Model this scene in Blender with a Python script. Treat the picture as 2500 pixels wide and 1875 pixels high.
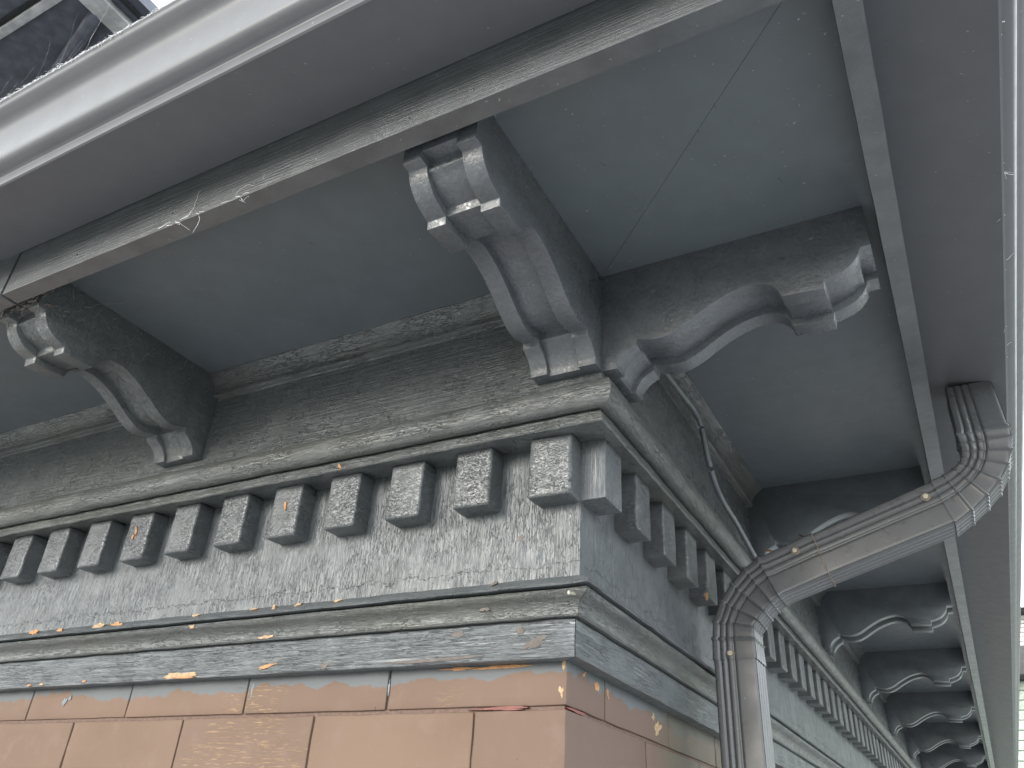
import bpy, bmesh, math, random
from mathutils import Vector, Matrix, noise
random.seed(7)
S = bpy.context.scene
COL = S.collection
for o in list(bpy.data.objects): bpy.data.objects.remove(o)
ZO = 1.75                                   # camera height above the ground; profile heights are given above the lens

# ------------------------------------------------------------------ camera
cam_d = bpy.data.cameras.new('camera'); cam = bpy.data.objects.new('camera', cam_d); COL.objects.link(cam)
R0 = Vector((0.8806, 0.4706, 0.0557)); R1 = Vector((-0.1989, 0.4737, -0.8579)); R2 = Vector((-0.4302, 0.7444, 0.5107))
R2.normalize(); R0 = (R0 - R2 * R0.dot(R2)).normalized(); UP = R0.cross(-R2) * -1
UP = (-R1 - R2 * (-R1).dot(R2)).normalized()
M = Matrix((R0, UP, -R2)).transposed().to_4x4(); M.translation = Vector((0.35, -0.7793, ZO)); cam.matrix_world = M
cam_d.sensor_fit = 'HORIZONTAL'; cam_d.sensor_width = 36; cam_d.lens = 1947.34 / 2500 * 36
cam_d.clip_start = 0.01; cam_d.clip_end = 600
S.camera = cam

# ------------------------------------------------------------------ sky, sun, exposure
SUN_EL, SUN_AZ = math.radians(14), math.radians(200)      # azimuth clockwise from +Y
w = bpy.data.worlds.new('World'); S.world = w; w.use_nodes = True
wn = w.node_tree; bg = wn.nodes['Background']
sky = wn.nodes.new('ShaderNodeTexSky'); sky.sky_type = 'NISHITA'; sky.sun_disc = False
sky.sun_elevation = SUN_EL; sky.sun_rotation = SUN_AZ; sky.air_density = 1.0; sky.dust_density = 4.0; sky.ozone_density = 1.0
mx = wn.nodes.new('ShaderNodeMix'); mx.data_type = 'RGBA'; mx.inputs[0].default_value = 0.75
wn.links.new(sky.outputs[0], mx.inputs[6]); mx.inputs[7].default_value = (15.0, 15.9, 16.6, 1)   # cloud cover
wn.links.new(mx.outputs[2], bg.inputs[0]); bg.inputs[1].default_value = 0.10
sd = bpy.data.lights.new('sun', 'SUN'); sun = bpy.data.objects.new('sun', sd); COL.objects.link(sun)
sd.energy = 0.9; sd.angle = math.radians(22); sd.color = (1, 0.985, 0.96)
dirn = Vector((math.sin(SUN_AZ) * math.cos(SUN_EL), math.cos(SUN_AZ) * math.cos(SUN_EL), math.sin(SUN_EL)))
sun.rotation_euler = dirn.to_track_quat('Z', 'Y').to_euler(); sun.location = (0, -5, 8)
S.view_settings.view_transform = 'Standard'; S.view_settings.look = 'None'
S.view_settings.exposure = 1.55; S.view_settings.gamma = 1
S.render.engine = 'CYCLES'; S.cycles.max_bounces = 8; S.cycles.diffuse_bounces = 5

# ------------------------------------------------------------------ materials
def mat(name):
    m = bpy.data.materials.new(name); m.use_nodes = True; nt = m.node_tree
    return m, nt, nt.nodes['Principled BSDF']
def N(nt, t, **k):
    n = nt.nodes.new('ShaderNode' + t)
    for a, b in k.items(): setattr(n, a, b)
    return n
def coords(nt, scale, rand=True):
    """world position (plus a per-object offset) scaled"""
    g = N(nt, 'NewGeometry'); oi = N(nt, 'ObjectInfo')
    add = N(nt, 'VectorMath', operation='ADD'); mul = N(nt, 'VectorMath', operation='MULTIPLY')
    sc = N(nt, 'Math', operation='MULTIPLY'); sc.inputs[1].default_value = 7.3 if rand else 0
    nt.links.new(oi.outputs['Random'], sc.inputs[0]); nt.links.new(g.outputs['Position'], add.inputs[0]); nt.links.new(sc.outputs[0], add.inputs[1])
    nt.links.new(add.outputs[0], mul.inputs[0]); mul.inputs[1].default_value = scale
    return mul.outputs[0]
def noi(nt, vec, scale=1, detail=4, rough=0.55, dist=0.0):
    n = N(nt, 'TexNoise'); n.inputs['Scale'].default_value = scale; n.inputs['Detail'].default_value = detail
    n.inputs['Roughness'].default_value = rough; n.inputs['Distortion'].default_value = dist
    nt.links.new(vec, n.inputs['Vector']); return n.outputs['Fac']
def ramp(nt, fac, a, b, lo=0.0, hi=1.0):
    m = N(nt, 'MapRange'); m.interpolation_type = 'SMOOTHSTEP'
    m.inputs[1].default_value = a; m.inputs[2].default_value = b; m.inputs[3].default_value = lo; m.inputs[4].default_value = hi
    nt.links.new(fac, m.inputs[0]); return m.outputs[0]
def math_(nt, op, a, b):
    m = N(nt, 'Math', operation=op)
    for i, v in enumerate((a, b)):
        if isinstance(v, (int, float)): m.inputs[i].default_value = v
        else: nt.links.new(v, m.inputs[i])
    return m.outputs[0]
def mixc(nt, fac, a, b):
    m = N(nt, 'Mix'); m.data_type = 'RGBA'
    if isinstance(fac, (int, float)): m.inputs[0].default_value = fac
    else: nt.links.new(fac, m.inputs[0])
    for i, v in ((6, a), (7, b)):
        if isinstance(v, tuple): m.inputs[i].default_value = v + (1,) if len(v) == 3 else v
        else: nt.links.new(v, m.inputs[i])
    return m.outputs[2]
def bump(nt, h, strength, dist, prev=None):
    b = N(nt, 'Bump'); b.inputs['Strength'].default_value = strength; b.inputs['Distance'].default_value = dist
    nt.links.new(h, b.inputs['Height'])
    if prev is not None: nt.links.new(prev, b.inputs['Normal'])
    return b.outputs['Normal']

def paint(name, base, grain=None, grain_amt=0.0, crack=0.0, crack_scale=(90, 90, 90), lump=0.4, rough=(0.36, 0.55), olive=0.3, dust=0.15, var=0.14, fine=0.0, coat=0.0, chip=0.0, peel=None):
    m, nt, p = mat(name)
    pos = coords(nt, (1, 1, 1))
    big = noi(nt, pos, 3.2, 4, 0.6); mid = noi(nt, pos, 28, 5, 0.6)
    dark = tuple(c * (1 - var) for c in base); light = tuple(c * (1 + var) for c in base)
    col = mixc(nt, ramp(nt, mid, 0.3, 0.7), dark, light)
    if olive: col = mixc(nt, ramp(nt, big, 0.46, 0.72, 0, olive), col, (base[0] * 1.18, base[1] * 1.12, base[2] * 0.86))
    nrm = None; h = None
    if lump:
        l = noi(nt, coords(nt, (1, 1, 1)), 70, 3, 0.5); nrm = bump(nt, l, 0.6, 0.0012 * lump, nrm)
    if grain_amt:
        g = noi(nt, coords(nt, grain), 1, 6, 0.65, 0.35)
        g2 = ramp(nt, g, 0.36, 0.62); nrm = bump(nt, g2, 0.9, 0.0014 * grain_amt, nrm)
        if dust: col = mixc(nt, ramp(nt, g, 0.62, 0.36, 0, 0.35), col, tuple(c * 0.55 for c in base))
    if crack:
        patch = ramp(nt, noi(nt, coords(nt, (1, 1, 1)), 15, 3), 0.36, 0.56, 0.25, 1.0)
        tot = None
        for kx, (mul, wd) in enumerate(((1.0, 0.020), (2.1, 0.026))):
            cs = tuple(c * mul for c in crack_scale)
            if kx: cs = (cs[2], cs[0], cs[1]) if crack_scale[0] == crack_scale[2] else cs
            nn = noi(nt, coords(nt, cs), 1, 3, 0.5, 0.6)
            ab = math_(nt, 'ABSOLUTE', math_(nt, 'SUBTRACT', nn, 0.5), 0)
            c_ = math_(nt, 'SUBTRACT', 1.0, ramp(nt, ab, 0.0, wd))
            tot = c_ if tot is None else math_(nt, 'MAXIMUM', tot, math_(nt, 'MULTIPLY', c_, 0.6))
        ecr = math_(nt, 'MULTIPLY', tot, patch)
        nrm = bump(nt, math_(nt, 'MULTIPLY', ecr, -1.0), 1.0, 0.0016 * crack, nrm)
        col = mixc(nt, math_(nt, 'MULTIPLY', ecr, 0.45), col, tuple(c * 0.4 for c in base))
        flk = noi(nt, coords(nt, tuple(c * 0.6 for c in crack_scale)), 1, 4, 0.6, 0.8)
        nrm = bump(nt, ramp(nt, flk, 0.46, 0.54), 0.6, 0.0006 * crack, nrm)
    if fine:
        f = noi(nt, coords(nt, (1, 1, 1)), 420, 3, 0.6); nrm = bump(nt, f, 0.5, 0.0004 * fine, nrm)
    if peel:   # edge of a thicker paint layer, ragged, at a height above the lens
        g_ = N(nt, 'NewGeometry'); sx = N(nt, 'SeparateXYZ'); nt.links.new(g_.outputs['Position'], sx.inputs[0])
        hh = math_(nt, 'ADD', sx.outputs[2], math_(nt, 'MULTIPLY', noi(nt, coords(nt, (26, 26, 60), False), 1, 6, 0.7), 0.050))
        st_ = ramp(nt, hh, ZO + peel + 0.025, ZO + peel + 0.0257)
        nrm = bump(nt, st_, 1.0, 0.0012, nrm)
        col = mixc(nt, math_(nt, 'MULTIPLY', math_(nt, 'SUBTRACT', 1.0, ramp(nt, math_(nt, 'ABSOLUTE', math_(nt, 'SUBTRACT', hh, ZO + peel + 0.0252), 0), 0.0, 0.0012)), 0.5), col, tuple(c * 0.4 for c in base))
    if dust:   # specks of pale dust and spider dirt
        d = noi(nt, coords(nt, (1, 1, 1)), 260, 2, 0.4)
        col = mixc(nt, ramp(nt, d, 0.735, 0.78, 0, dust * 2.2), col, (0.42, 0.43, 0.42))
    if chip:
        c1 = noi(nt, coords(nt, (1, 1, 1)), 38, 5, 0.6)
        col = mixc(nt, ramp(nt, c1, 0.735 - 0.02 * chip, 0.745 - 0.02 * chip), col, (0.42, 0.23, 0.11))
    nt.links.new(col, p.inputs['Base Color'])
    if nrm is not None: nt.links.new(nrm, p.inputs['Normal']); nt.links.new(nrm, p.inputs['Coat Normal'])
    r = noi(nt, coords(nt, (1, 1, 1)), 45, 3)
    nt.links.new(ramp(nt, r, 0.3, 0.7, rough[0], rough[1]), p.inputs['Roughness'])
    p.inputs['Coat Weight'].default_value = coat; p.inputs['Coat Roughness'].default_value = 0.25
    return m

G = (0.092, 0.102, 0.108)
GB = (0.088, 0.104, 0.112)
M_frieze = paint('cracked_grey_paint_upright_grain', G, (300, 300, 9), 0.12, 0.42, (200, 200, 24), 0.5, (0.36, 0.5), 0.1, 0.2, coat=0.12, peel=0.285)
M_flat = paint('grey_paint_long_grain_front', G, (9, 9, 320), 0.35, 0.35, (12, 12, 230), 0.5, (0.36, 0.5), 0.1, 0.2, coat=0.15)
M_up = paint('upper_fascia_paint', tuple(c * 0.85 for c in G), (12, 12, 260), 0.5, 0.3, (30, 30, 190), 0.9, (0.22, 0.36), 0.25, 0.2, coat=0.5)
M_mould = paint('old_moulding_paint', (0.095, 0.101, 0.099), (12, 12, 190), 0.4, 0.6, (34, 34, 200), 1.1, (0.28, 0.42), 0.45, 0.25, coat=0.35)
M_dentil = paint('crazed_dentil_paint', (0.096, 0.104, 0.108), (70, 70, 110), 0.15, 0.55, (90, 90, 170), 0.8, (0.30, 0.44), 0.1, 0.2, coat=0.25)
M_dnew = paint('smooth_new_paint', tuple(c * 1.05 for c in G), (520, 520, 8), 0.5, 0, lump=0.1, rough=(0.24, 0.32), olive=0, dust=0.05, coat=0.5)
M_brnew = paint('new_bracket_paint', (0.088, 0.097, 0.105), (190, 190, 190), 0.2, 0, lump=0.2, rough=(0.24, 0.36), olive=0.0, dust=0.1, fine=0.8, coat=0.4)
M_brold = paint('old_bracket_paint', (0.090, 0.099, 0.102), (60, 60, 60), 0.4, 0.4, (90, 90, 90), 1.1, (0.28, 0.42), 0.25, 0.3, fine=0.8, coat=0.4)
M_brfar = paint('side_bracket_paint', (0.086, 0.098, 0.108), None, 0, 0, lump=0.6, rough=(0.30, 0.42), olive=0.1, dust=0.2, fine=0.5, coat=0.3)
M_soffit = paint('soffit_paint', GB, None, 0, 0, lump=0.15, rough=(0.34, 0.44), olive=0.12, dust=0.22, var=0.05, fine=0.4, coat=0.2)
M_trim = paint('eave_trim_paint', (0.092, 0.099, 0.105), (10, 10, 420), 0.25, 0, lump=0.3, rough=(0.28, 0.4), olive=0.1, dust=0.25, fine=0.5, coat=0.4)
M_gut = paint('gutter_enamel', (0.114, 0.117, 0.124), None, 0, 0, lump=0.006, rough=(0.34, 0.40), olive=0.0, dust=0.14, var=0.04)
M_gut.node_tree.nodes['Principled BSDF'].inputs['Specular IOR Level'].default_value = 0.25
M_pipe = paint('downspout_enamel', (0.078, 0.080, 0.084), None, 0, 0, lump=0.05, rough=(0.26, 0.34), olive=0.1, dust=0.22, var=0.06, coat=0.1)

def plain(name, c, r=0.6, bumpamt=0.0, bs=60, metal=0.0):
    m, nt, p = mat(name); pos = coords(nt, (1, 1, 1))
    n = noi(nt, pos, bs, 5, 0.6)
    nt.links.new(mixc(nt, ramp(nt, n, 0.3, 0.7), tuple(x * 0.75 for x in c), tuple(min(1, x * 1.2) for x in c)), p.inputs['Base Color'])
    p.inputs['Roughness'].default_value = r; p.inputs['Metallic'].default_value = metal
    if bumpamt: nt.links.new(bump(nt, n, 0.6, bumpamt), p.inputs['Normal'])
    return m
M_wood = plain('bare_wood', (0.36, 0.185, 0.08), 0.7, 0.0005, 140)
M_wood2 = plain('bare_wood_pale', (0.36, 0.25, 0.145), 0.7, 0.0005, 140)
M_primer = plain('old_taupe_paint', (0.105, 0.090, 0.080), 0.75, 0.0003, 90)
M_mortar = plain('painted_mortar', (0.128, 0.084, 0.066), 0.85, 0.002, 180)
M_web = plain('cobweb_silk', (0.85, 0.85, 0.84), 0.8)
M_dirt = plain('web_dirt', (0.15, 0.13, 0.115), 0.95, 0.002, 200)
M_leaf = plain('dry_leaf', (0.40, 0.22, 0.12), 0.8, 0.001, 120)
M_screw = plain('screw_metal', (0.45, 0.42, 0.36), 0.4, 0, 200, 0.8)
M_seal = plain('rusty_sealant', (0.19, 0.155, 0.12), 0.8, 0.001, 200)
M_dark = plain('dark_gap', (0.02, 0.022, 0.025), 0.9)
M_conc = plain('concrete', (0.325, 0.325, 0.33), 0.9, 0.003, 9)
M_grass = plain('lawn', (0.085, 0.092, 0.062), 0.95, 0.01, 30)
M_roof = plain('roof_shingles', (0.07, 0.07, 0.075), 0.9, 0.004, 30)
M_white = plain('pale_siding', (0.62, 0.63, 0.62), 0.7, 0.0005, 10)
M_green = plain('pale_green_siding', (0.36, 0.42, 0.36), 0.7, 0.0005, 10)
M_glass = plain('window_glass', (0.03, 0.035, 0.04), 0.08)
M_upS = plain('upper_soffit_paint', (0.10, 0.108, 0.14), 0.5, 0.0005, 20)
M_upB = plain('upper_trim_paint', (0.46, 0.46, 0.48), 0.5, 0.0005, 20)

def brick_mat():
    m, nt, p = mat('brown_painted_brick')
    g = N(nt, 'NewGeometry'); sx = N(nt, 'SeparateXYZ'); nt.links.new(g.outputs['Position'], sx.inputs[0])
    oi = N(nt, 'ObjectInfo')
    pos = coords(nt, (1, 1, 1))
    n1 = noi(nt, pos, 6, 5, 0.6); n2 = noi(nt, pos, 90, 4, 0.6)
    col = mixc(nt, ramp(nt, n1, 0.3, 0.7), (0.135, 0.089, 0.063), (0.155, 0.104, 0.075))
    col = mixc(nt, ramp(nt, oi.outputs['Random'], 0.0, 1.0, 0, 0.35), col, (0.118, 0.080, 0.064))
    n3 = noi(nt, coords(nt, (1, 1, 1)), 22, 5, 0.65); col = mixc(nt, ramp(nt, n3, 0.52, 0.70, 0, 0.35), col, (0.175, 0.122, 0.098))
    # side wall tinted duller and pinker: its shade is put into the colour
    xr = ramp(nt, sx.outputs[0], -0.0262, -0.0250)
    col = mixc(nt, math_(nt, 'MULTIPLY', xr, 0.6), col, (0.125, 0.086, 0.072))
    # yellow wire-brush scratches on some bricks
    sc = noi(nt, coords(nt, (42, 42, 620)), 1, 4, 0.55, 1.2)
    area = ramp(nt, noi(nt, coords(nt, (1, 1, 1), False), 5.3, 3, 0.5), 0.55, 0.64)
    scr = math_(nt, 'MULTIPLY', ramp(nt, sc, 0.555, 0.62), area)
    col = mixc(nt, math_(nt, 'MULTIPLY', scr, 0.6), col, (0.34, 0.225, 0.125))
    # slopped grey paint from the moulding above, uneven lower border
    e = noi(nt, coords(nt, (16, 16, 10), False), 1, 5, 0.6)
    hgt = math_(nt, 'ADD', sx.outputs[2], math_(nt, 'MULTIPLY', e, 0.055))
    slop = ramp(nt, hgt, ZO + 0.1985, ZO + 0.2000)
    col = mixc(nt, math_(nt, 'MULTIPLY', slop, 0.9), col, (0.11, 0.125, 0.133))
    # uneven darkening higher up under the board
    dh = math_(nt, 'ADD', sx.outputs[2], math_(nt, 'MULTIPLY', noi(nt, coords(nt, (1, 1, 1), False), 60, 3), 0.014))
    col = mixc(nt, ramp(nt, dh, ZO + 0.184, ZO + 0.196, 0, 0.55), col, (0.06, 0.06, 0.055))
    # greyish rubbed area on the side wall near the pipe
    yy = math_(nt, 'ADD', sx.outputs[1], math_(nt, 'MULTIPLY', n1, 0.25))
    col = mixc(nt, math_(nt, 'MULTIPLY', ramp(nt, yy, 0.40, 0.52), 0.7), col, (0.12, 0.112, 0.085))
    sp = noi(nt, pos, 130, 2); col = mixc(nt, ramp(nt, sp, 0.76, 0.79), col, (0.05, 0.035, 0.03))
    nt.links.new(col, p.inputs['Base Color']); p.inputs['Roughness'].default_value = 0.68; p.inputs['Specular IOR Level'].default_value = 0.25
    nrm = bump(nt, noi(nt, pos, 18, 4), 0.5, 0.002); nrm = bump(nt, n2, 0.4, 0.0007, nrm); nrm = bump(nt, scr, 0.5, 0.0005, nrm)
    nt.links.new(nrm, p.inputs['Normal'])
    return m
M_brick = brick_mat()

# ------------------------------------------------------------------ helpers
def tag(o, label=None, cat=None, group=None, kind=None):
    if label: o['label'] = label
    if cat: o['category'] = cat
    if group: o['group'] = group
    if kind: o['kind'] = kind
    return o
def thing(name, loc=(0, 0, 0), rz=0, **k):
    o = bpy.data.objects.new(name, None); COL.objects.link(o); o.location = loc; o.rotation_euler = (0, 0, rz)
    o.empty_display_size = 0.05
    return tag(o, **k)
def link(name, me, m=None, parent=None, world=False, **k):
    o = bpy.data.objects.new(name, me); COL.objects.link(o)
    if m is not None and not me.materials: me.materials.append(m)
    if parent is not None:
        o.parent = parent
    return tag(o, **k)
def smooth(me, ang=35):
    for p in me.polygons: p.use_smooth = True
    me.set_sharp_from_angle(angle=math.radians(ang))
def bm_mesh(bm, name, ang=35):
    bmesh.ops.recalc_face_normals(bm, faces=bm.faces)
    me = bpy.data.meshes.new(name); bm.to_mesh(me); bm.free(); smooth(me, ang); return me
def wob(p, amp, freq=30):
    q = p * freq
    return Vector((noise.noise(q), noise.noise(q + Vector((31.7, 5, 1))), noise.noise(q + Vector((3, 77.1, 9))))) * amp

def sweep(prof, side, s0, s1, step=0.012, amp=0.0, freq=30, mitre=True, gap=0.0, ends=(True, True)):
    """closed profile [(d,z)...] run along the front (side L, s=x) or the side wall (side R, s=y); near end mitred at the corner"""
    bm = bmesh.new(); n = max(2, int(abs(s1 - s0) / step)); rows = []
    for i in range(n + 1):
        t = i / n; row = []
        for d, z in prof:
            if side == 'L':
                e = (d - gap) if mitre else s1
                x = s0 + (e - s0) * t; p = Vector((x, -d, z + ZO))
            else:
                b = (-d + gap) if mitre else s0
                y = b + (s1 - b) * (t ** 1.6); p = Vector((d, y, z + ZO))
            if amp: p += wob(p, amp, freq)
            row.append(bm.verts.new(p))
        rows.append(row)
    k = len(prof)
    for i in range(n):
        for j in range(k):
            bm.faces.new((rows[i][j], rows[i][(j + 1) % k], rows[i + 1][(j + 1) % k], rows[i + 1][j]))
    for e, r in zip(ends, (rows[0], rows[-1])):
        if e: bm.faces.new(r)
    return bm
def dens(prof, mx=0.004):
    out = []
    for i, a in enumerate(prof):
        b = prof[(i + 1) % len(prof)]; L = math.dist(a, b); n = max(1, min(30, int(L / mx)))
        for j in range(n): out.append((a[0] + (b[0] - a[0]) * j / n, a[1] + (b[1] - a[1]) * j / n))
    return out
def bevbox(x0, x1, y0, y1, z0, z1, bev=0.0015, seg=2, sub=0, amp=0, freq=40):
    bm = bmesh.new(); bmesh.ops.create_cube(bm, size=1)
    for v in bm.verts:
        v.co = Vector((x0 + (v.co.x + .5) * (x1 - x0), y0 + (v.co.y + .5) * (y1 - y0), z0 + (v.co.z + .5) * (z1 - z0)))
    if sub: bmesh.ops.subdivide_edges(bm, edges=bm.edges[:], cuts=sub, use_grid_fill=True)
    if bev:
        ed = [e for e in bm.edges if len(e.link_faces) == 2 and e.link_faces[0].normal.dot(e.link_faces[1].normal) < 0.5] if sub else bm.edges[:]
        bm.normal_update()
        ed = [e for e in bm.edges if len(e.link_faces) == 2 and e.link_faces[0].normal.dot(e.link_faces[1].normal) < 0.5]
        bmesh.ops.bevel(bm, geom=ed, offset=bev, segments=seg, profile=0.5, affect='EDGES')
    if amp:
        off = Vector((random.random() * 50, 0, 0))
        for v in bm.verts: v.co += wob(v.co + off, amp, freq)
    return bm
def tube(pts, r, seg=6, bm=None, taper=True):
    bm = bm or bmesh.new(); rows = []
    pts = [Vector(p) for p in pts]
    for i, p in enumerate(pts):
        t = (pts[min(i + 1, len(pts) - 1)] - pts[max(i - 1, 0)]).normalized()
        a = t.orthogonal().normalized(); b = t.cross(a)
        rr = r * (1 - 0.7 * i / len(pts)) if taper else r
        rows.append([bm.verts.new(p + (a * math.cos(2 * math.pi * k / seg) + b * math.sin(2 * math.pi * k / seg)) * rr) for k in range(seg)])
    for i in range(len(pts) - 1):
        for k in range(seg): bm.faces.new((rows[i][k], rows[i][(k + 1) % seg], rows[i + 1][(k + 1) % seg], rows[i + 1][k]))
    return bm

# ------------------------------------------------------------------ ground
me = bpy.data.meshes.new('ground'); me.from_pydata([(-150, -150, 0), (150, -150, 0), (150, 150, 0), (-150, 150, 0)], [], [(0, 1, 2, 3)])
link('ground', me, M_grass, kind='structure')
me = bpy.data.meshes.new('bounce_paving'); me.from_pydata([(-6, -4.5, .03), (6.0, -4.5, .03), (6.0, 11, .03), (-0.02, 11, .03), (-0.02, -0.0, .03), (-6, 0.0, .03)], [], [(0, 1, 2, 3, 4, 5)])  # unseen pale slab, added to bounce light up to the soffit
link('bounce_paving', me, M_conc, kind='structure')

# ------------------------------------------------------------------ brick walls
BX = -0.0244; BL, JT, CH = 0.2277, 0.0045, 0.0735
def zr(a): return a + ZO
def brick_wall(side):
    L = side == 'L'
    t = thing('brick_wall', label='brown painted brick front wall with thin joints, under the peeling grey moulding' if L else 'brown brick side wall, tinted darker for its shade, running away behind the downspout', cat='wall')
    core = bmesh.new()
    if L: bm = bevbox(-4.5, BX - 0.0035, -BX + 0.0035, 0.35, 0, zr(0.62), 0)
    else: bm = bevbox(-0.35, BX - 0.0038, 0.351, 9.0, 0, zr(0.62), 0)
    core.free()
    link('mortar_bed', bm_mesh(bm, 'mortar_bed'), M_mortar, t)
    top = 0.1387 + CH
    rows = 7; cache = {}
    stuff = bmesh.new()
    for r in range(24):
        zb = 0.1387 - CH * r + JT * 0.5; zt = zb + CH - JT
        z0, z1 = zr(zb), zr(zt)
        if z1 < 0.05: break
        z0 = max(z0, 0.002)
        # joint positions measured from the corner
        if L: first = 0.2316 if r % 2 == 0 else 0.1107
        else: first = 0.1310 - 0.0244 if r % 2 == 0 else 0.2644 - 0.0244
        s = 0.0; e = first; k = 0
        while s < (2.6 if L else 4.5):
            jv = 0.0028
            a, b = s + (jv / 2 if k else 0), e - jv / 2
            if k == 0 and not L: s, e, k = e, e + BL, k + 1; continue
            jit = random.uniform(-.0008, .0008)
            if L: box = (BX - b, BX - a, -BX - jit, -BX + ((0.1310 - 0.0244 if r % 2 == 0 else 0.2644 - 0.0244) - jv / 2 if k == 0 else 0.05), z0, z1)
            else: box = (BX - 0.05, BX + jit - 0.0004, -BX + a, -BX + b, z0, z1)
            if r < rows and k < (10 if L else 16):
                bm = bevbox(*box, bev=0.0018, seg=2, sub=5, amp=0.0008, freq=38)
                link('brick', bm_mesh(bm, 'brick'), M_brick, t)
            else:
                bmb = bevbox(*box, bev=0); tmp = bpy.data.meshes.new('t'); bmb.to_mesh(tmp); bmb.free(); stuff.from_mesh(tmp); bpy.data.meshes.remove(tmp)
            s, e, k = e, e + BL, k + 1
    link('brickwork', bm_mesh(stuff, 'brickwork'), M_brick, t, kind='stuff')
    return t
brick_wall('L'); brick_wall('R')

# ------------------------------------------------------------------ cornice
def arc(cx, cz, r, a0, a1, n=8):
    return [(cx + r * math.cos(math.radians(a0 + (a1 - a0) * i / n)), cz + r * math.sin(math.radians(a0 + (a1 - a0) * i / n))) for i in range(n + 1)]
P_board = [(-0.0084, 0.1859), (-0.0065, 0.1848), (-0.060, 0.1850), (-0.060, 0.2262), (-0.0100, 0.2262), (-0.0080, 0.2240)][::-1]
P_cyma = [(0.0150, 0.2512), (0.0163, 0.2490), (0.0150, 0.2466), (0.0115, 0.2448), (0.0075, 0.2432), (0.0035, 0.2412), (0.0003, 0.2385), (-0.0016, 0.2350), (-0.0020, 0.2310), (-0.0012, 0.2285), (-0.0030, 0.2268), (-0.030, 0.2268), (-0.030, 0.2520)]
P_ledge = [(0.0012, 0.2690), (0.0060, 0.2672), (0.0140, 0.2612), (0.0190, 0.2580), (0.0198, 0.2563), (0.0185, 0.2546), (0.0100, 0.2540), (-0.010, 0.2540), (-0.010, 0.2700)]
P_frieze = [(0.0, 0.2600), (0.0, 0.4400), (-0.03, 0.4400), (-0.03, 0.2600)]
P_lip = [(0.0405, 0.4458), (0.0425, 0.4450), (0.0442, 0.4415), (0.0450, 0.4360), (0.0466, 0.4330), (0.0468, 0.4300), (0.0450, 0.4285), (0.0300, 0.4300), (0.0100, 0.4315), (-0.010, 0.4310), (-0.010, 0.4470), (0.03, 0.4470)]
P_ovolo = [(0.0470, 0.4790), (0.0560, 0.4765), (0.0600, 0.4730), (0.0628, 0.4660), (0.0636, 0.4590), (0.0628, 0.4530), (0.0600, 0.4480), (0.0550, 0.4452), (0.0490, 0.4438), (0.0440, 0.4460), (0.030, 0.4472), (0.020, 0.4472), (0.020, 0.4800), (0.040, 0.4798)]
P_upper = [(0.0460, 0.4790), (0.0460, 0.6330), (0.010, 0.6330), (0.010, 0.4790)]
P_cove = [(0.0745, 0.6322), (0.0742, 0.6295), (0.0700, 0.6260), (0.0640, 0.6205), (0.0590, 0.6140), (0.0560, 0.6070), (0.0555, 0.6040), (0.0575, 0.6020), (0.0570, 0.5985), (0.0530, 0.5965), (0.0490, 0.5968), (0.0475, 0.5950), (0.0440, 0.5950), (0.0440, 0.6322)]
PT, DW, DZ0, DZ1 = 0.0301, 0.0507, 0.3558, 0.4316

def dentil_mesh(bev, amp, seg=3):
    bm = bevbox(0, DW, -PT, 0.004, 0, DZ1 - DZ0, bev, seg, sub=6, amp=amp, freq=45)
    return bm_mesh(bm, 'dentil', 40)
d_old = [dentil_mesh(0.0032, 0.0011) for _ in range(4)]
d_mid = [dentil_mesh(0.0022, 0.0008) for _ in range(3)]
bm = bevbox(0, DW, -PT, 0.004, 0, DZ1 - DZ0, 0.0005, 1); d_new = bm_mesh(bm, 'dentil_new', 30)

def cornice(side):
    L = side == 'L'
    t = thing('wooden_cornice', label='weathered front cornice of cracked grey boards with a row of dentils above the brown bricks' if L else 'darker side cornice with dentils receding behind the downspout to the lower right', cat='cornice')
    a, b = (-4.2, 0) if L else (0, 9.0)
    st = 0.007 if L else 0.02
    part = [('lower_board', P_board, M_flat, 0.0010, 0.0007, 0.004), ('cyma_moulding', P_cyma, M_mould, 0.0006, 0.0004, 0.003), ('ledge_moulding', P_ledge, M_flat, 0.0009, 0.0, 0.003),
            ('frieze_board', P_frieze, M_frieze, 0.0006, 0.0, 0.012), ('lip_moulding', P_lip, M_mould, 0.0011, 0.0, 0.004), ('ovolo_moulding', P_ovolo, M_mould, 0.0010, 0.0, 0.004),
            ('upper_board', P_upper, M_up, 0.0004, 0.0, 0.012), ('cove_moulding', P_cove, M_mould, 0.0009, 0.0, 0.004)]
    for nm, pr, m, amp, gap, mxd in part:
        pr2 = dens(pr, mxd)
        if nm == 'cove_moulding':
            if L: bm = sweep(pr2, 'L', -2.2, 0.046 - 0.0836 + 0.0005, st, amp, 32, False)
            else: bm = sweep(pr2, 'R', -0.046 + 0.0836 - 0.0005, 9.0, 0.05, amp, 32, False)
        elif L:
            s0 = -2.2; bm = sweep(pr2, 'L', s0, 0, st, amp, 32 if nm != 'upper_board' else 14, True, gap)
        else:
            bm = sweep(pr2, 'R', 0, 9.0, 0.05, amp, 32, True, gap)
        link(nm, bm_mesh(bm, nm, 42), m, t)
    return t
corL = cornice('L'); corR = cornice('R')
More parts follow.
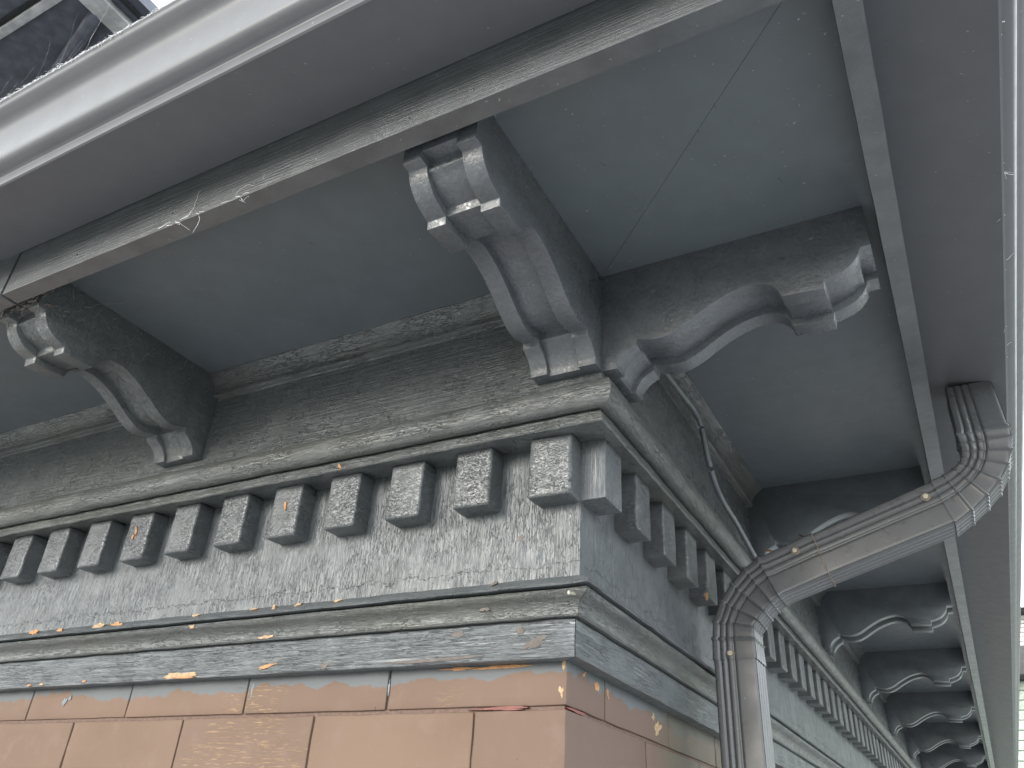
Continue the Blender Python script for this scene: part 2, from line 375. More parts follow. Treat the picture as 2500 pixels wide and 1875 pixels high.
# dentils, each its own part
for k in range(19):
    x = -DW if k == 0 else -0.1051 - 0.1 * (k - 1) - DW
    if k == 0: x = -0.0545
    o = link('dentil', d_old[k % 4], M_dentil, corL); o.location = (x, random.uniform(0, .0012), zr(DZ0) + random.uniform(-.0010, .0003)); o.rotation_euler = (0, random.uniform(-.010, .010), 0)
    if k == 0: o.scale = (0.0545 / DW, 1, 1)
for k in range(62):
    y = 0.0 if k == 0 else 0.1036 + 0.1017 * (k - 1)
    me = d_new if k == 0 else d_mid[k % 3]
    o = link('dentil', me, M_dnew if k == 0 else M_dentil, corR); o.location = (0.0004 * (k == 0), y, zr(DZ0)); o.rotation_euler = (0, 0, math.pi / 2)
    if k: o.location.z += random.uniform(-.0010, .0003); o.rotation_euler = (random.uniform(-.008, .008), random.uniform(-.008, .008), math.pi / 2)
    if k == 0: o['label'] = 'smooth sharp-edged replacement dentil at the corner'

# bare wood and old paint where the top coat has come away
def flake(parent, plane, c0, c1, w, h, m, prof=0.0008, off=0.0004, seed=0, tilt=0.0, n=30):
    """ragged thin chip; plane 'L': c0=x, c1=z at depth off; 'R': c0=y"""
    rnd = random.Random(seed); vs = []
    for i in range(n):
        a = 2 * math.pi * i / n; rr = 0.75 + 0.3 * noise.noise(Vector((math.cos(a) * 1.3 + seed * 9.1, math.sin(a) * 1.3, 3))) * 2 + rnd.uniform(-.13, .13)
        u, v = math.cos(a) * w / 2 * rr, math.sin(a) * h / 2 * rr
        vs.append((u * math.cos(tilt) - v * math.sin(tilt), u * math.sin(tilt) + v * math.cos(tilt)))
    bm = bmesh.new(); f, b = [], []
    for u, v in vs:
        for lst, dd in ((f, off + prof), (b, off - 0.002)):
            d = dd
            lst.append(bm.verts.new((c0 + u, -d, zr(c1) + v) if plane == 'L' else (d, c0 + u, zr(c1) + v)))
    bm.faces.new(f)
    for i in range(n): bm.faces.new((f[i], f[(i + 1) % n], b[(i + 1) % n], b[i]))
    link('paint_chip', bm_mesh(bm, 'paint_chip'), m, parent)
sd_ = 0
for (x, z, w_, h_, m, off, tl) in [
    (-0.93, .2645, .030, .010, M_wood, .0135, 0), (-0.865, .2630, .018, .007, M_wood, .0140, 0), (-0.775, .2635, .034, .009, M_wood2, .0135, 0), (-0.735, .2630, .036, .006, M_wood, .0140, 0),
    (-0.575, .2650, .016, .004, M_wood2, .0110, 0), (-0.468, .2655, .017, .003, M_wood2, .0108, 0.1), (-0.43, .2635, .007, .010, M_wood2, .0128, 0), (-0.39, .2650, .015, .0035, M_wood2, .0110, 0.2), (-0.325, .2650, .018, .003, M_wood2, .0110, 0.1),
    (-0.57, .2475, .014, .006, M_wood2, .0165, 0), (-0.447, .2300, .030, .006, M_wood2, -.0010, 0.05), (-0.115, .2405, .016, .009, M_primer, .0035, 0),
    (-0.60, .1905, .075, .009, M_wood2, -.0082, 0.02), (-0.585, .1868, .06, .004, M_wood, -.0070, 0), (-0.44, .1950, .036, .006, M_wood, -.0082, 0.2), (-0.345, .1920, .02, .008, M_primer, -.0082, 0), (-0.90, .1890, .012, .004, M_wood2, -.0080, 0),
    (-0.93, .1885, .016, .004, M_wood, -.0080, 0), (-0.80, .1900, .012, .004, M_wood, -.0080, 0), (-0.055, .2020, .040, .013, M_primer, -.0084, 0.45), (-0.075, .2165, .012, .012, M_primer, -.0084, 0), (-0.155, .2175, .020, .008, M_primer, -.0084, 0.1),
    (-0.20, .1900, .14, .005, M_primer, -.0084, 0.02), (-0.075, .3195, .010, .010, M_primer, .0, 0.6), (-0.10, .2655, .012, .005, M_primer, .0118, 0.3),
    (-0.285, .2415, .010, .002, M_wood2, .0030, 0)]:
    sd_ += 1; flake(corL, 'L', x, z, w_, h_, m, 0.0005, off, sd_, tl)
for (x, z, w_, h_, off) in [(-0.7335, .402, .004, .020, .0300), (-0.737, .392, .006, .010, .0300), (-0.430, .400, .005, .018, .0300), (-0.33, .4335, .006, .012, .0455)]:
    sd_ += 1; flake(corL, 'L', x, z, w_, h_, M_wood, 0.0008, off, sd_, 0.3)
sd_ += 1; flake(corR, 'R', 0.397, .3550, .012, .014, M_wood, 0.0012, .0301, sd_)
for (x, z, w_, h_, m) in [(-.028, .1820, .006, .016, M_wood2), (-.030, .1540, .007, .012, M_wood2), (-.10, .1822, .10, .005, M_wood), (-.16, .1825, .06, .004, M_wood)]:
    sd_ += 1; flake(corL, 'L', x, z, w_, h_, m, 0.0010, -0.0250, sd_)
for (y, z, w_, h_, m) in [(.070, .1800, .014, .005, M_wood), (.105, .1745, .015, .013, M_wood), (.137, .172, .008, .014, M_wood), (.31, .158, .035, .022, M_wood2), (.295, .170, .012, .010, M_wood2)]:
    sd_ += 1; flake(corR, 'R', y, z, w_, h_, m, 0.0010, -0.0250, sd_, 0.5)
M_red = plain('old_red_paint', (0.16, 0.045, 0.035), 0.6, 0.0005, 90)
M_gdab = plain('grey_paint_dab', (0.115, 0.135, 0.145), 0.5, 0.0003, 90)
for (x, z, w_, h_, m) in [(-.100, .1388, .10, .0042, M_red), (-.855, .1660, .012, .014, M_gdab), (-.845, .1700, .009, .008, M_gdab), (-.475, .170, .004, .03, M_gdab), (-.255, .165, .003, .024, M_gdab)]:
    sd_ += 1; flake(corL, 'L', x, z, w_, h_, m, 0.0010, -0.0250, sd_)
for (y, z, w_, h_, m) in [(.055, .1384, .05, .004, M_red)]:
    sd_ += 1; flake(corR, 'R', y, z, w_, h_, m, 0.0010, -0.0250, sd_)
# nail in the broken mitre of the cyma
bm = tube([(0.000, -0.010, zr(.2462)), (-0.004, -0.0185, zr(.2452))], 0.0022, 10, taper=False); bmesh.ops.holes_fill(bm, edges=bm.edges[:])
link('nail', bm_mesh(bm, 'nail'), M_screw, corL)

# ------------------------------------------------------------------ eave brackets
A_, BW, RIB, ZS, ZB = 0.046, 0.0836, 0.0218, 0.6313, 0.4925
def smoothcurve(pts, n=5):
    out = []
    for i in range(len(pts) - 1):
        p0 = pts[max(i - 1, 0)]; p1 = pts[i]; p2 = pts[i + 1]; p3 = pts[min(i + 2, len(pts) - 1)]
        for j in range(n):
            t = j / n
            out.append(tuple(0.5 * (2 * p1[k] + (p2[k] - p0[k]) * t + (2 * p0[k] - 5 * p1[k] + 4 * p2[k] - p3[k]) * t * t + (3 * p1[k] - p0[k] - 3 * p2[k] + p3[k]) * t ** 3) for k in (0, 1)))
    out.append(pts[-1]); return out
def bracket_prof(r=0.0):
    """r = recess of the middle board"""
    low = smoothcurve([(.0652 - r * .55, .4925), (.0670 - r * .55, .5010), (.0754 - r * .5, .5119 + r * .3), (.0880 - r * .2, .5190 + r * .9)])
    s = smoothcurve([(.0955 - r * .1, .5243 + r), (.112, .5206 + r), (.128, .5225 + r), (.1450, .5300 + r), (.1620, .5405 + r), (.180, .5505 + r), (.197, .5577 + r), (.2140, .5620 + r), (.2290, .5622 + r), (.2420, .5575 + r), (.2500, .5490 + r), (.2535, .5390 + r)])
    h = [(.2555, .5375 + r), (.298, .5350 + r)]
    q = smoothcurve([(.2992, .5440 + r), (.3110, .5472 + r), (.3217, .5517 + r), (.3300, .5585 + r), (.3360, .5665 + r * .6), (.3392 - r * .4, .5750 + r * .4)])
    e = [(.3404 - r * .4, .5760 + r), (.3504, .5760 + r), (.3504, ZS + .002), (A_ - .001, ZS + .002), (A_ - .001, .4925)]
    return low + [(.0890 - r * .2, .5265 + r)] + s + h + q + e
def board(prof, u0, u1, bev, amp, seed=0):
    bm = bmesh.new(); f0 = [bm.verts.new((u0, -d, z)) for d, z in prof]; f1 = [bm.verts.new((u1, -d, z)) for d, z in prof]; n = len(prof)
    bm.faces.new(f0); bm.faces.new(f1[::-1])
    for i in range(n): bm.faces.new((f0[i], f0[(i + 1) % n], f1[(i + 1) % n], f1[i]))
    bmesh.ops.recalc_face_normals(bm, faces=bm.faces)
    if bev:
        ed = [e for e in bm.edges if len(e.link_faces) == 2 and e.link_faces[0].normal.dot(e.link_faces[1].normal) < 0.6]
        bmesh.ops.bevel(bm, geom=ed, offset=bev, segments=2, profile=0.5, affect='EDGES', clamp_overlap=True)
    if amp:
        for v in bm.verts: v.co += wob(v.co + Vector((seed, 0, 0)), amp, 40)
    return bm_mesh(bm, 'bracket_board', 38)
def make_bracket(m, bev, amp, seed, label):
    t = thing('eave_bracket', label=label, cat='bracket', group='carved brackets under the eave')
    link('side_board', board(bracket_prof(), 0, RIB, bev, amp, seed), m, t)
    link('middle_board', board(bracket_prof(0.0095), RIB - .0002, BW - RIB + .0002, bev, amp, seed + 3), m, t)
    link('side_board', board(bracket_prof(), BW - RIB, BW, bev, amp, seed + 5), m, t)
    return t
def copy_tree(o, label):
    c = o.copy(); COL.objects.link(c); c['label'] = label
    for ch in o.children:
        k = ch.copy(); COL.objects.link(k); k.parent = c
    return c
def place(b, side, s):
    if side == 'L': b.location = (s, 0, ZO)
    else: b.location = (0, s, ZO); b.rotation_euler = (0, 0, math.pi / 2)
b1 = make_bracket(M_brnew, 0.0005, 0.0, 0, 'crisp scrolled bracket on the front cornice, right at the building corner'); place(b1, 'L', A_ - BW)
b2 = copy_tree(b1, 'crisp scrolled bracket seen side-on at the corner, reaching towards the right eave'); place(b2, 'R', -A_)
b3 = make_bracket(M_brold, 0.0012, 0.0009, 11, 'thickly painted older bracket at the left edge, cobwebs and dirt on its end'); place(b3, 'L', -0.6915)
b4 = make_bracket(M_brfar, 0.0008, 0.0005, 21, 'x')
labs = ['old bracket mostly hidden behind the sloping downspout', 'old bracket right below the sloping downspout, first of the wavy row', 'second wavy bracket below the sloping downspout',
        'third wavy bracket below the sloping downspout, near the lower right', 'fourth wavy bracket below the downspout, almost at the bottom edge', 'farthest faint bracket at the lower right edge of the soffit', 'distant bracket past the last clearly visible one on the side eave']
for i, lb in enumerate(labs):
    c = copy_tree(b4, lb) if i else b4; c['label'] = lb; place(c, 'R', [.670, 1.372, 2.07, 2.78, 3.52, 4.23, 4.94][i]); c.rotation_euler.z += [0, .008, -.006, .004, -.007, .005, 0][i]

def dimple(par, x, z, r=.0035):
    bm = bmesh.new(); bmesh.ops.create_icosphere(bm, subdivisions=2, radius=r)
    for v in bm.verts: v.co = Vector((v.co.x, v.co.y * .22, v.co.z)) + wob(v.co, .0008, 300) + Vector((x, 0, z))
    for v in bm.verts: v.co = Vector((-v.co.y + .0, -v.co.x, v.co.z))
    link('filled_nail_hole', bm_mesh(bm, 'filled_nail_hole'), M_brnew, par)
for x, z in ((.1110, .5905), (.1290, .5868), (.2935, .6062)): dimple(b2, x, z)
bm = tube([Vector((A_ + .0006, -A_ - .0006, zr(z))) + wob(Vector((0, 0, z * 3)), .0012, 60) for z in [ZB + .002 + i * .004 for i in range(34)]], .0011, 6, taper=False)
link('caulk_line', bm_mesh(bm, 'caulk_line'), M_brnew, b1)

cpts = smoothcurve([(.090, .577), (.1414, .581), (.1967, .585), (.2467, .589), (.2820, .582), (.2960, .560), (.3140, .5300), (.3420, .5060), (.3786, .4940), (.4586, .4860), (.5755, .4670), (.69, .460)], 6)
me_ = bm_mesh(tube([(.0700, y, zr(z)) for y, z in cpts], .0043, 10, taper=False), 'cable', 60)
link('cable', me_, M_brfar, label='painted-over dark cable drooping from the corner bracket along the side wall to the downspout elbow', cat='cable')

# ------------------------------------------------------------------ soffit, trim, roof
E_, E2_, EZ, G_, GZ = 0.3821, 0.3614, 0.5813, 0.4842, 0.626
t = thing('eave_soffit', label='smooth blue-grey painted boarding under the eave with a mitre seam at the corner', cat='soffit')
def slab(pts, z0, z1):
    bm = bmesh.new(); a = [bm.verts.new((x, y, zr(z0))) for x, y in pts]; b = [bm.verts.new((x, y, zr(z1))) for x, y in pts]; n = len(pts)
    bm.faces.new(a); bm.faces.new(b[::-1])
    for i in range(n): bm.faces.new((a[i], a[(i + 1) % n], b[(i + 1) % n], b[i]))
    return bm
g = 0.0004
o = E2_ + .004
link('soffit_panel', bm_mesh(slab([(-4.2, .02), (-4.2, -o), (o - g, -o), (-.02 - g, .02)], ZS, ZS + .012), 'soffit_panel'), M_soffit, t)
link('soffit_panel', bm_mesh(slab([(-.02 + g, .02), (o + g, -o), (o + g, 9), (-.02 + g, 9)], ZS + .0004, ZS + .0124), 'soffit_panel'), M_soffit, t)
link('backing', bm_mesh(slab([(-4.2, .3), (-4.2, -o), (o, -o), (o, 9), (-.3, 9), (-.3, .3)], ZS + .014, ZS + .03), 'backing'), M_dark, t)

rnd_ = random.Random(5)
for x, y, a_ in [(.245, -.243, .8), (.222, -.219, .8), (.19, .02, .2), (.30, .10, 1.0), (.12, -.22, .4), (-.25, -.25, .1), (.28, -.12, .5), (.2, .3, .6)]:
    bm = bevbox(-.004, .004, -.0004, .0004, -.0004, .0002, 0); o_ = link('paint_scrape', bm_mesh(bm, 'paint_scrape'), M_primer, t); o_.location = (x, y, zr(ZS)); o_.rotation_euler = (0, 0, a_ + math.pi * .25)
P_trim = [(E2_, EZ), (E_, EZ), (E_, .662), (E2_, .662)]
t = thing('eave_trim', label='grey trim board along the front eave, pale outer face and brown-lit underside, cracked joint at left', cat='trim board')
link('trim_board', bm_mesh(sweep(dens(P_trim, .008), 'L', -0.637, 0, .012, .0003, 25), 'trim_board', 42), M_trim, t)
P_trim2 = [(d + .0012 * (d > .37), z - .0015 * (z < .6)) for d, z in P_trim]
link('trim_board', bm_mesh(sweep(dens(P_trim2, .008), 'L', -4.2, -0.6405, .03, .0006, 25, mitre=False), 'trim_board', 42), M_trim, t)
t = thing('eave_trim', label='grey trim board along the side eave, running from the top edge down to the lower right', cat='trim board')
link('trim_board', bm_mesh(sweep(dens(P_trim, .008), 'R', 0, 9, .05, .0004, 25), 'trim_board', 42), M_trim, t)
# nail dents in the front trim
dents = bpy.data.objects
for (x, z) in [(.0578, .5985), (-.0117, .5945), (-.335, .60), (-.5, .5975)]:
    bm = bmesh.new(); bmesh.ops.create_cone(bm, cap_ends=True, segments=12, radius1=.0032, radius2=.0024, depth=.001)
    bmesh.ops.rotate(bm, verts=bm.verts, matrix=Matrix.Rotation(math.pi / 2, 3, 'X')); bmesh.ops.translate(bm, verts=bm.verts, vec=(x, -E_ - .0004, zr(z)))
    for oo in bpy.data.objects:
        if oo.name == 'eave_trim': par = oo
    link('nail_head', bm_mesh(bm, 'nail_head'), M_trim, par)

P_gf = [(G_ + .0035, .6418), (G_ + .0090, .6438), (G_ + .0140, .6466), (G_ + .0170, .6515), (G_ + .0182, .6600), (G_ + .0192, .6720), (G_ + .0206, .6840), (G_ + .0230, .6930), (G_ + .0275, .6990), (G_ + .0340, .7035), (G_ + .0390, .7075), (G_ + .0410, .7115)]
P_gut = [(E_ + .001, .6500), (G_ - .002, GZ), (G_, GZ + .001), (G_ + .0006, .6400), (G_ + .0026, .6413)] + smoothcurve(P_gf) + \
        [(G_ + .0428, .7135), (G_ + .0432, .7160), (G_ + .0414, .7178), (G_ + .0390, .7165)] + [(d - .0016, z + .0012) for d, z in P_gf[::-1]] + \
        [(G_ - .003, .6285), (E_ + .003, .6520), (E_ + .003, .716), (E_ + .001, .716)]
for sd2, lb in (('L', 'dark enamelled gutter along the front eave with shiny moulded face, at the upper left'), ('R', 'dark enamelled gutter along the side eave, purplish flat underside at the right edge')):
    t = thing('gutter', label=lb, cat='gutter', group='eave gutters')
    bm = sweep(P_gut, sd2, -4.2, 9.0, .05, .00025, 6) if sd2 == 'L' else sweep(P_gut, 'R', 0, 9.0, .05, .00025, 6)
    link('trough', bm_mesh(bm, 'trough', 30), M_gut, t)
# unseen low hip roof, added to block light above the soffit
bm = bmesh.new()
v = [bm.verts.new(p) for p in [(-4.5, -.40, zr(.70)), (.40, -.40, zr(.70)), (.40, 9.2, zr(.70)), (-4.5, 9.2, zr(.70)), (-4.5, 1.6, zr(1.3)), (-1.6, 1.6, zr(1.3)), (-1.6, 9.2, zr(1.3)), (-4.5, 9.2, zr(1.3))]]
bm.faces.new((v[0], v[1], v[5], v[4])); bm.faces.new((v[1], v[2], v[6], v[5])); bm.faces.new((v[4], v[5], v[6], v[7])); bm.faces.new((v[0], v[3], v[2], v[1])); bm.faces.new((v[0], v[4], v[7], v[3])); bm.faces.new((v[2], v[3], v[7], v[6]))
link('light_block_roof', bm_mesh(bm, 'light_block_roof'), M_roof, label='unseen shallow hipped roof above the eave, added to block light', cat='roof')

# ------------------------------------------------------------------ downspout
YC, PD = 0.4300, 0.0560
def section(cx, cz, nx, nz, wid, extra=0.0, yflat=False):
    """ribbed rectangular tube section; (nx,nz) in-plane normal pointing to the upper / wall side"""
    h = wid / 2 + extra; pts = []
    yb, yf = YC + PD / 2 + extra, YC - PD / 2 - extra
    nseg = 40
    for i in range(nseg + 1):                       # broad face towards the camera, from wall side to outer side
        s = i / nseg; off = 0
        for c in (0.17, 0.33, 0.49):
            q = abs(s - c) / 0.05
            if q < 1: off = max(off, 0.0024 * (0.5 + 0.5 * math.cos(math.pi * q)))
        r = 0.0
        if s < .04: r = (1 - s / .04) ** 2 * .003
        if s > .96: r = ((s - .96) / .04) ** 2 * .003
        pts.append((h - 2 * h * s, yf + off + r))
    for i in range(1, 33):                          # narrow outer face with close ribs
        s = i / 32; off = 0.0016 * (0.5 - 0.5 * math.cos(2 * math.pi * s * 4)) if .05 < s < .95 else 0
        pts.append((-h + off, yf + (yb - yf) * s))
    for i in range(1, 9): pts.append((-h + 2 * h * i / 8, yb))
    for i in range(1, 32):
        s = i / 32; off = 0.0016 * (0.5 - 0.5 * math.cos(2 * math.pi * s * 4)) if .05 < s < .95 else 0
        pts.append((h - off, yb + (yf - yb) * s))
    return [Vector((cx + nx * a, y, zr(cz) + nz * a)) for a, y in pts]
def loft(secs, cap=False):
    bm = bmesh.new(); rows = [[bm.verts.new(p) for p in s] for s in secs]; n = len(rows[0])
    for i in range(len(rows) - 1):
        for k in range(n): bm.faces.new((rows[i][k], rows[i][(k + 1) % n], rows[i + 1][(k + 1) % n], rows[i + 1][k]))
    if cap: bm.faces.new(rows[-1])
    return bm
def sec2(inner, outer, extra=0.0):
    cx, cz = (inner[0] + outer[0]) / 2, (inner[1] + outer[1]) / 2; dx, dz = inner[0] - outer[0], inner[1] - outer[1]; L = math.hypot(dx, dz)
    return section(cx, cz, dx / L, dz / L, L, extra)
t = thing('downspout', label='ribbed dark metal downspout bending from the side gutter back to the wall and down', cat='downspout')
# lower straight pipe
link('straight_pipe', bm_mesh(loft([sec2((.0322, z), (.0922, z)) for z in (-ZO + .08, -1, -.5, 0, .285)]), 'straight_pipe', 30), M_pipe, t)
# lower elbow: creased stations (wall side, outer side)
ST = [((.0316, .262), (.0930, .262)), ((.0318, .2930), (.0930, .2900)), ((.0350, .3170), (.0928, .3060)), ((.0480, .3470), (.0995, .3150)), ((.0655, .3710), (.1100, .3270)), ((.0870, .3925), (.1215, .3385)), ((.1080, .4060), (.1330, .3470))]
def elbow(st, tail0, tail1, name, flip=False):
    secs = []; sh = 0.0016
    if tail0: secs += [sec2(*tail0, .0012)]
    for i, s in enumerate(st):
        if i == 0 and not tail0: secs.append(sec2(*s, .0010)); continue
        if i == 0: secs.append(sec2(*s, .0006)); continue
        prv = st[i - 1]; 
        for f, ex in ((.17, .0), (.10, .0005), (.05, .0014)):
            q = tuple(tuple(s[a][b] + (prv[a][b] - s[a][b]) * f for b in (0, 1)) for a in (0, 1)); secs.append(sec2(*q, ex))
        secs.append(sec2(*s, .0019))
        nxt = st[i + 1] if i + 1 < len(st) else (tail1 if tail1 else None)
        if nxt:
            for f, ex in ((.04, .0012), (.09, -.0002)):
                q = tuple(tuple(s[a][b] + (nxt[a][b] - s[a][b]) * f for b in (0, 1)) for a in (0, 1)); secs.append(sec2(*q, ex))
    if tail1: secs.append(sec2(*tail1, .0008))
    return link(name, bm_mesh(loft(secs), name, 28), M_pipe, t)
elbow(ST, None, ((.1900, .4345), (.2055, .3725)), 'lower_elbow')
# diagonal
link('sloping_pipe', bm_mesh(loft([sec2(a, b, -.0006) for a, b in [((.1700, .4275), (.1885, .3665)), ((.3650, .4930), (.3840, .4290))]]), 'sloping_pipe', 30), M_pipe, t)
SU = [((.3585, .4905), (.3765, .4262)), ((.3760, .4975), (.4010, .4412)), ((.3900, .5055), (.4235, .4600)), ((.3990, .5130), (.4430, .4795)), ((.4035, .5210), (.4570, .5015)), ((.4050, .5300), (.4655, .5220)), ((.4048, .5400), (.4700, .5430)), ((.4040, .5560), (.4705, .5560))]
elbow(SU[0:1] + SU[1:], None, ((.4055, .632), (.4640, .632)), 'upper_elbow')
def screw(p, n, r=.0042):
    bm = bmesh.new(); bmesh.ops.create_cone(bm, cap_ends=True, segments=6, radius1=r, radius2=r * .85, depth=.0035)
    q = Vector(n).to_track_quat('Z', 'Y').to_matrix(); bmesh.ops.rotate(bm, verts=bm.verts, matrix=q); bmesh.ops.translate(bm, verts=bm.verts, vec=p)
    bm2 = bmesh.new(); bmesh.ops.create_cone(bm2, cap_ends=True, segments=14, radius1=r * 1.55, radius2=r * 1.4, depth=.001)
    bmesh.ops.rotate(bm2, verts=bm2.verts, matrix=q); bmesh.ops.translate(bm2, verts=bm2.verts, vec=Vector(p) - Vector(n) * .0012)
    o = link('screw', bm_mesh(bm, 'screw'), M_screw, t); link('washer', bm_mesh(bm2, 'washer'), M_seal, o)
yf_ = YC - PD / 2
screw((.0570, yf_ - .001, zr(.2700)), (0, -1, 0)); screw((.3480, yf_ - .001, zr(.4680)), (0, -1, 0)); screw((.1640, yf_ - .002, zr(.4100)), (0, -1, 0))
# rust-coloured sealant round the two sleeve ends
def ring(pts_in, pts_out, name):
    s = sec2(pts_in, pts_out, .0014); bm = bmesh.new(); rows = []
    for p in s:
        q = p + wob(p, .0012, 90); rows.append(q)
    bm = tube(rows[:74], .0009, 5, taper=False); return link(name, bm_mesh(bm, name), M_seal, t)
ring((.1895, .4342), (.2050, .3722), 'sealant_bead')

# ------------------------------------------------------------------ dry leaves and webs
def leaf(p, sz, rot, label):
    bm = bmesh.new(); n = 12; top = []
    for i in range(n):
        a = 2 * math.pi * i / n; top.append(bm.verts.new((math.cos(a) * sz * (1 + .25 * math.sin(3 * a)), math.sin(a) * sz * .45, .003 * math.sin(2 * a))))
    c = bm.verts.new((0, 0, .002))
    for i in range(n): bm.faces.new((c, top[i], top[(i + 1) % n]))
    bmesh.ops.solidify(bm, geom=bm.faces[:], thickness=.0005)
    o = link('dry_leaf', bm_mesh(bm, 'dry_leaf'), M_leaf, label=label, cat='leaf', group='dry leaves caught in webs'); o.location = p; o.rotation_euler = rot
leaf((.120, .470, zr(.4360)), .012, (.6, .3, .2), 'orange dry leaf scrap caught in web at the wall end of the sloping downspout')
leaf((.1760, .4230, zr(.4355)), .009, (1.0, .5, .9), 'small reddish leaf scrap on top of the pipe sleeve joint')

def hairs(name, label, gen, n, r, m, cat='cobweb', seed=3):
    rnd = random.Random(seed); bm = bmesh.new()
    for i in range(n):
        tube(gen(rnd), r * rnd.uniform(.6, 1.3), 4, bm)
    link(name, bm_mesh(bm, name), m, label=label, cat=cat, kind='stuff')
def g_lip(rnd):
    x = rnd.uniform(-1.1, -.1); p = Vector((x, -G_ - .0436, zr(.7160 + rnd.uniform(-.002, .0006)))); pts = [p]; d = Vector((rnd.uniform(-1, 1), rnd.uniform(-.6, .1), rnd.uniform(-.8, -.1))).normalized()
    for k in range(5):
        d = (d + Vector((rnd.uniform(-.5, .5), rnd.uniform(-.3, .3), rnd.uniform(-.6, .3)))).normalized(); pts.append(pts[-1] + d * rnd.uniform(.0004, .0014))
    return pts
hairs('cobweb', 'fuzzy white web strands along the front gutter lip at upper left', g_lip, 700, .00018, M_web)
def g_br(rnd):
    p = Vector((rnd.uniform(-.695, -.600), -rnd.uniform(.338, .356), zr(rnd.uniform(.580, .620)))); pts = [p]; d = Vector((rnd.uniform(-1, 1), rnd.uniform(-.3, .3), rnd.uniform(-.4, .4))).normalized()
    for k in range(6):
        d = (d + Vector((rnd.uniform(-.6, .6), rnd.uniform(-.4, .4), rnd.uniform(-.6, .6)))).normalized(); pts.append(pts[-1] + d * rnd.uniform(.002, .006))
    return pts
hairs('cobweb', 'brown dusty web and dirt on the end of the old left bracket', g_br, 190, .0008, M_dirt, seed=8)
def g_side(rnd):
    a = Vector((-.600 + rnd.uniform(0, .006), -rnd.uniform(.05, .33), zr(rnd.uniform(.545, .628)))); b = a + Vector((rnd.uniform(0, .05), rnd.uniform(-.03, .03), rnd.uniform(-.03, .03)))
    return [a.lerp(b, k / 5) + Vector([rnd.uniform(-.002, .002) for _ in range(3)]) for k in range(6)]
hairs('cobweb', 'dusty web bits across the shadowed side of the old left bracket', g_side, 30, .00028, M_dirt, seed=5)
def g_trim(rnd):
    x = rnd.uniform(-.36, -.20); p = Vector((x, -E_ - .001, zr(EZ + .002))); pts = [p]; d = Vector((1, 0, rnd.uniform(-.3, .4))).normalized()
    for k in range(9):
        d = (d + Vector((rnd.uniform(-.5, .5), rnd.uniform(-.2, .2), rnd.uniform(-.6, .6)))).normalized(); pts.append(pts[-1] + d * .004)
    return pts
hairs('cobweb', 'pale curly web threads on the lower edge of the front trim board', g_trim, 14, .00025, M_web, seed=4)
def g_rg(rnd):
    y = rnd.uniform(-.35, .9); p = Vector((G_ + .001, y, zr(.628))); pts = [p]; d = Vector((rnd.uniform(-1, .6), rnd.uniform(-.4, 1), rnd.uniform(-.2, .3))).normalized()
    for k in range(5):
        d = (d + Vector([rnd.uniform(-.4, .4) for _ in range(3)])).normalized(); pts.append(pts[-1] + d * .0022)
    return pts
hairs('cobweb', 'tiny pale web hooks along the side gutter edge at the far right', g_rg, 16, .00025, M_web, seed=14)

# ------------------------------------------------------------------ upper eave seen past the gutter (top left)
UZ = 2.6
t = thing('upper_eave', label='dark underside of a higher eave with pale beams, upper left corner', cat='eave')
link('soffit_panel', bm_mesh(slab([(-4.6, -.32), (-1.812, -.32), (-1.812, 3.5), (-4.6, 3.5)], UZ, UZ + .05), 'upper_panel'), M_upS, t)
link('beam', bm_mesh(bevbox(-4.6, -1.99, -.085, -.055, zr(UZ - .03), zr(UZ - .001), .002), 'beam_front'), M_upB, t)
link('beam', bm_mesh(bevbox(-1.990, -1.905, -.32, 3.5, zr(UZ - .03), zr(UZ - .0012), .002), 'beam_side'), M_upB, t)
link('edge_strip', bm_mesh(bevbox(-4.6, -1.99, -.104, -.0855, zr(UZ - .012), zr(UZ - .0014), .002), 'edge_strip_a'), M_dark, t)
link('edge_strip', bm_mesh(bevbox(-1.870, -1.852, -.32, 3.5, zr(UZ - .012), zr(UZ - .0014), .002), 'edge_strip'), M_dark, t)
bm = tube([(-1.985, .042, zr(UZ - .001)), (-2.03, .052, zr(UZ - .030)), (-2.33, .135, zr(UZ - .035)), (-2.9, .29, zr(UZ - .04))], .026, 10, taper=False)
link('brace', bm_mesh(bm, 'brace'), M_upS, t)
bm = bevbox(-4.6, -2.2, .9, 3.4, zr(1.1), zr(UZ - .002), 0); link('upper_wall', bm_mesh(bm, 'upper_wall'), M_brick, t)

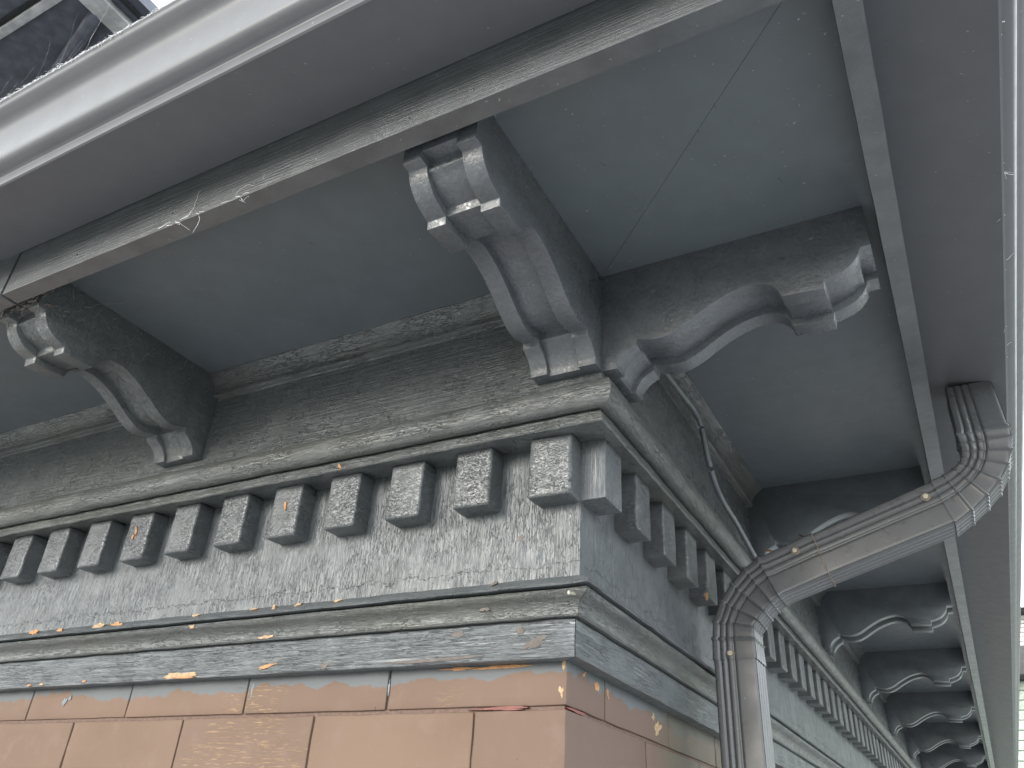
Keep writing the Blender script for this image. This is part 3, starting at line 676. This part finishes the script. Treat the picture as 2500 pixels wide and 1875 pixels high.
def g_up(rnd):
    p = Vector((-1.1 + rnd.uniform(-.5, .5) * .6, -.40 + rnd.uniform(-.06, .06), zr(1.30 + rnd.uniform(-.3, .3)))); pts = [p]
    p = Vector((rnd.uniform(-.75, -.33), -G_ - .036, zr(.719))); pts = [p]; d = Vector((rnd.uniform(.1, .9), rnd.uniform(.0, .4), rnd.uniform(.5, 1))).normalized()
    for k in range(12):
        d = (d + Vector([rnd.uniform(-.16, .16) for _ in range(3)])).normalized(); pts.append(pts[-1] + d * .008)
    return pts
hairs('cobweb', 'faint loose web threads rising behind the front gutter lip, upper left corner', g_up, 30, .00005, M_web, seed=24)

# ------------------------------------------------------------------ neighbouring house, a sliver at the right edge
t = thing('neighbour_house', loc=(0, 0, 0), label='blurred distant house with pale clapboards and green lower siding at the right edge', cat='house')
HY = 12.0
def hz(k): return ZO + (HY + .78) * k
link('lower_wall', bm_mesh(bevbox(-1.5, 9, HY, HY + 7, 0, hz(.186), 0), 'lower_wall'), M_green, t)
link('porch_roof', bm_mesh(bevbox(-1.9, 9.4, HY - .4, HY + 7.2, hz(.186) + .001, hz(.214), .01), 'porch_roof'), M_roof, t)
link('upper_wall', bm_mesh(bevbox(-1.5, 9, HY + .01, HY + 7, hz(.214) + .001, hz(.252), 0), 'upper_wall'), M_white, t)
for i in range(8):
    z = hz(.214) + .02 + i * .058
    link('clapboard', bm_mesh(bevbox(-1.5, 9, HY - .03, HY + .009, z, z + .05, .004, 1), 'clapboard'), M_white, t)
for i in range(14):
    z = hz(.186) - .12 - i * .12
    link('clapboard', bm_mesh(bevbox(-1.5, 9, HY - .03, HY - .001, z, z + .11, .006, 1), 'clapboard'), M_green, t)
bm = bmesh.new(); v = [bm.verts.new(p) for p in [(-1.9, HY - .4, hz(.252)), (9.4, HY - .4, hz(.252)), (9.4, HY + 7.4, hz(.252)), (-1.9, HY + 7.4, hz(.252)), (-1.9, HY + 3.5, hz(.262)), (9.4, HY + 3.5, hz(.262))]]
for f in ((0, 1, 5, 4), (2, 3, 4, 5), (0, 4, 3), (1, 2, 5), (0, 3, 2, 1)): bm.faces.new([v[i] for i in f])
link('roof', bm_mesh(bm, 'roof'), M_roof, t)
for x in (.6, 3.2, 5.8):
    f = link('window', bm_mesh(bevbox(x, x + 1.0, HY - .06, HY + .02, ZO - .2, ZO + 1.1, .01), 'window'), M_white, t)
    link('pane', bm_mesh(bevbox(x + .08, x + .92, HY - .068, HY - .061, ZO - .12, ZO + 1.02, 0), 'pane'), M_glass, f)
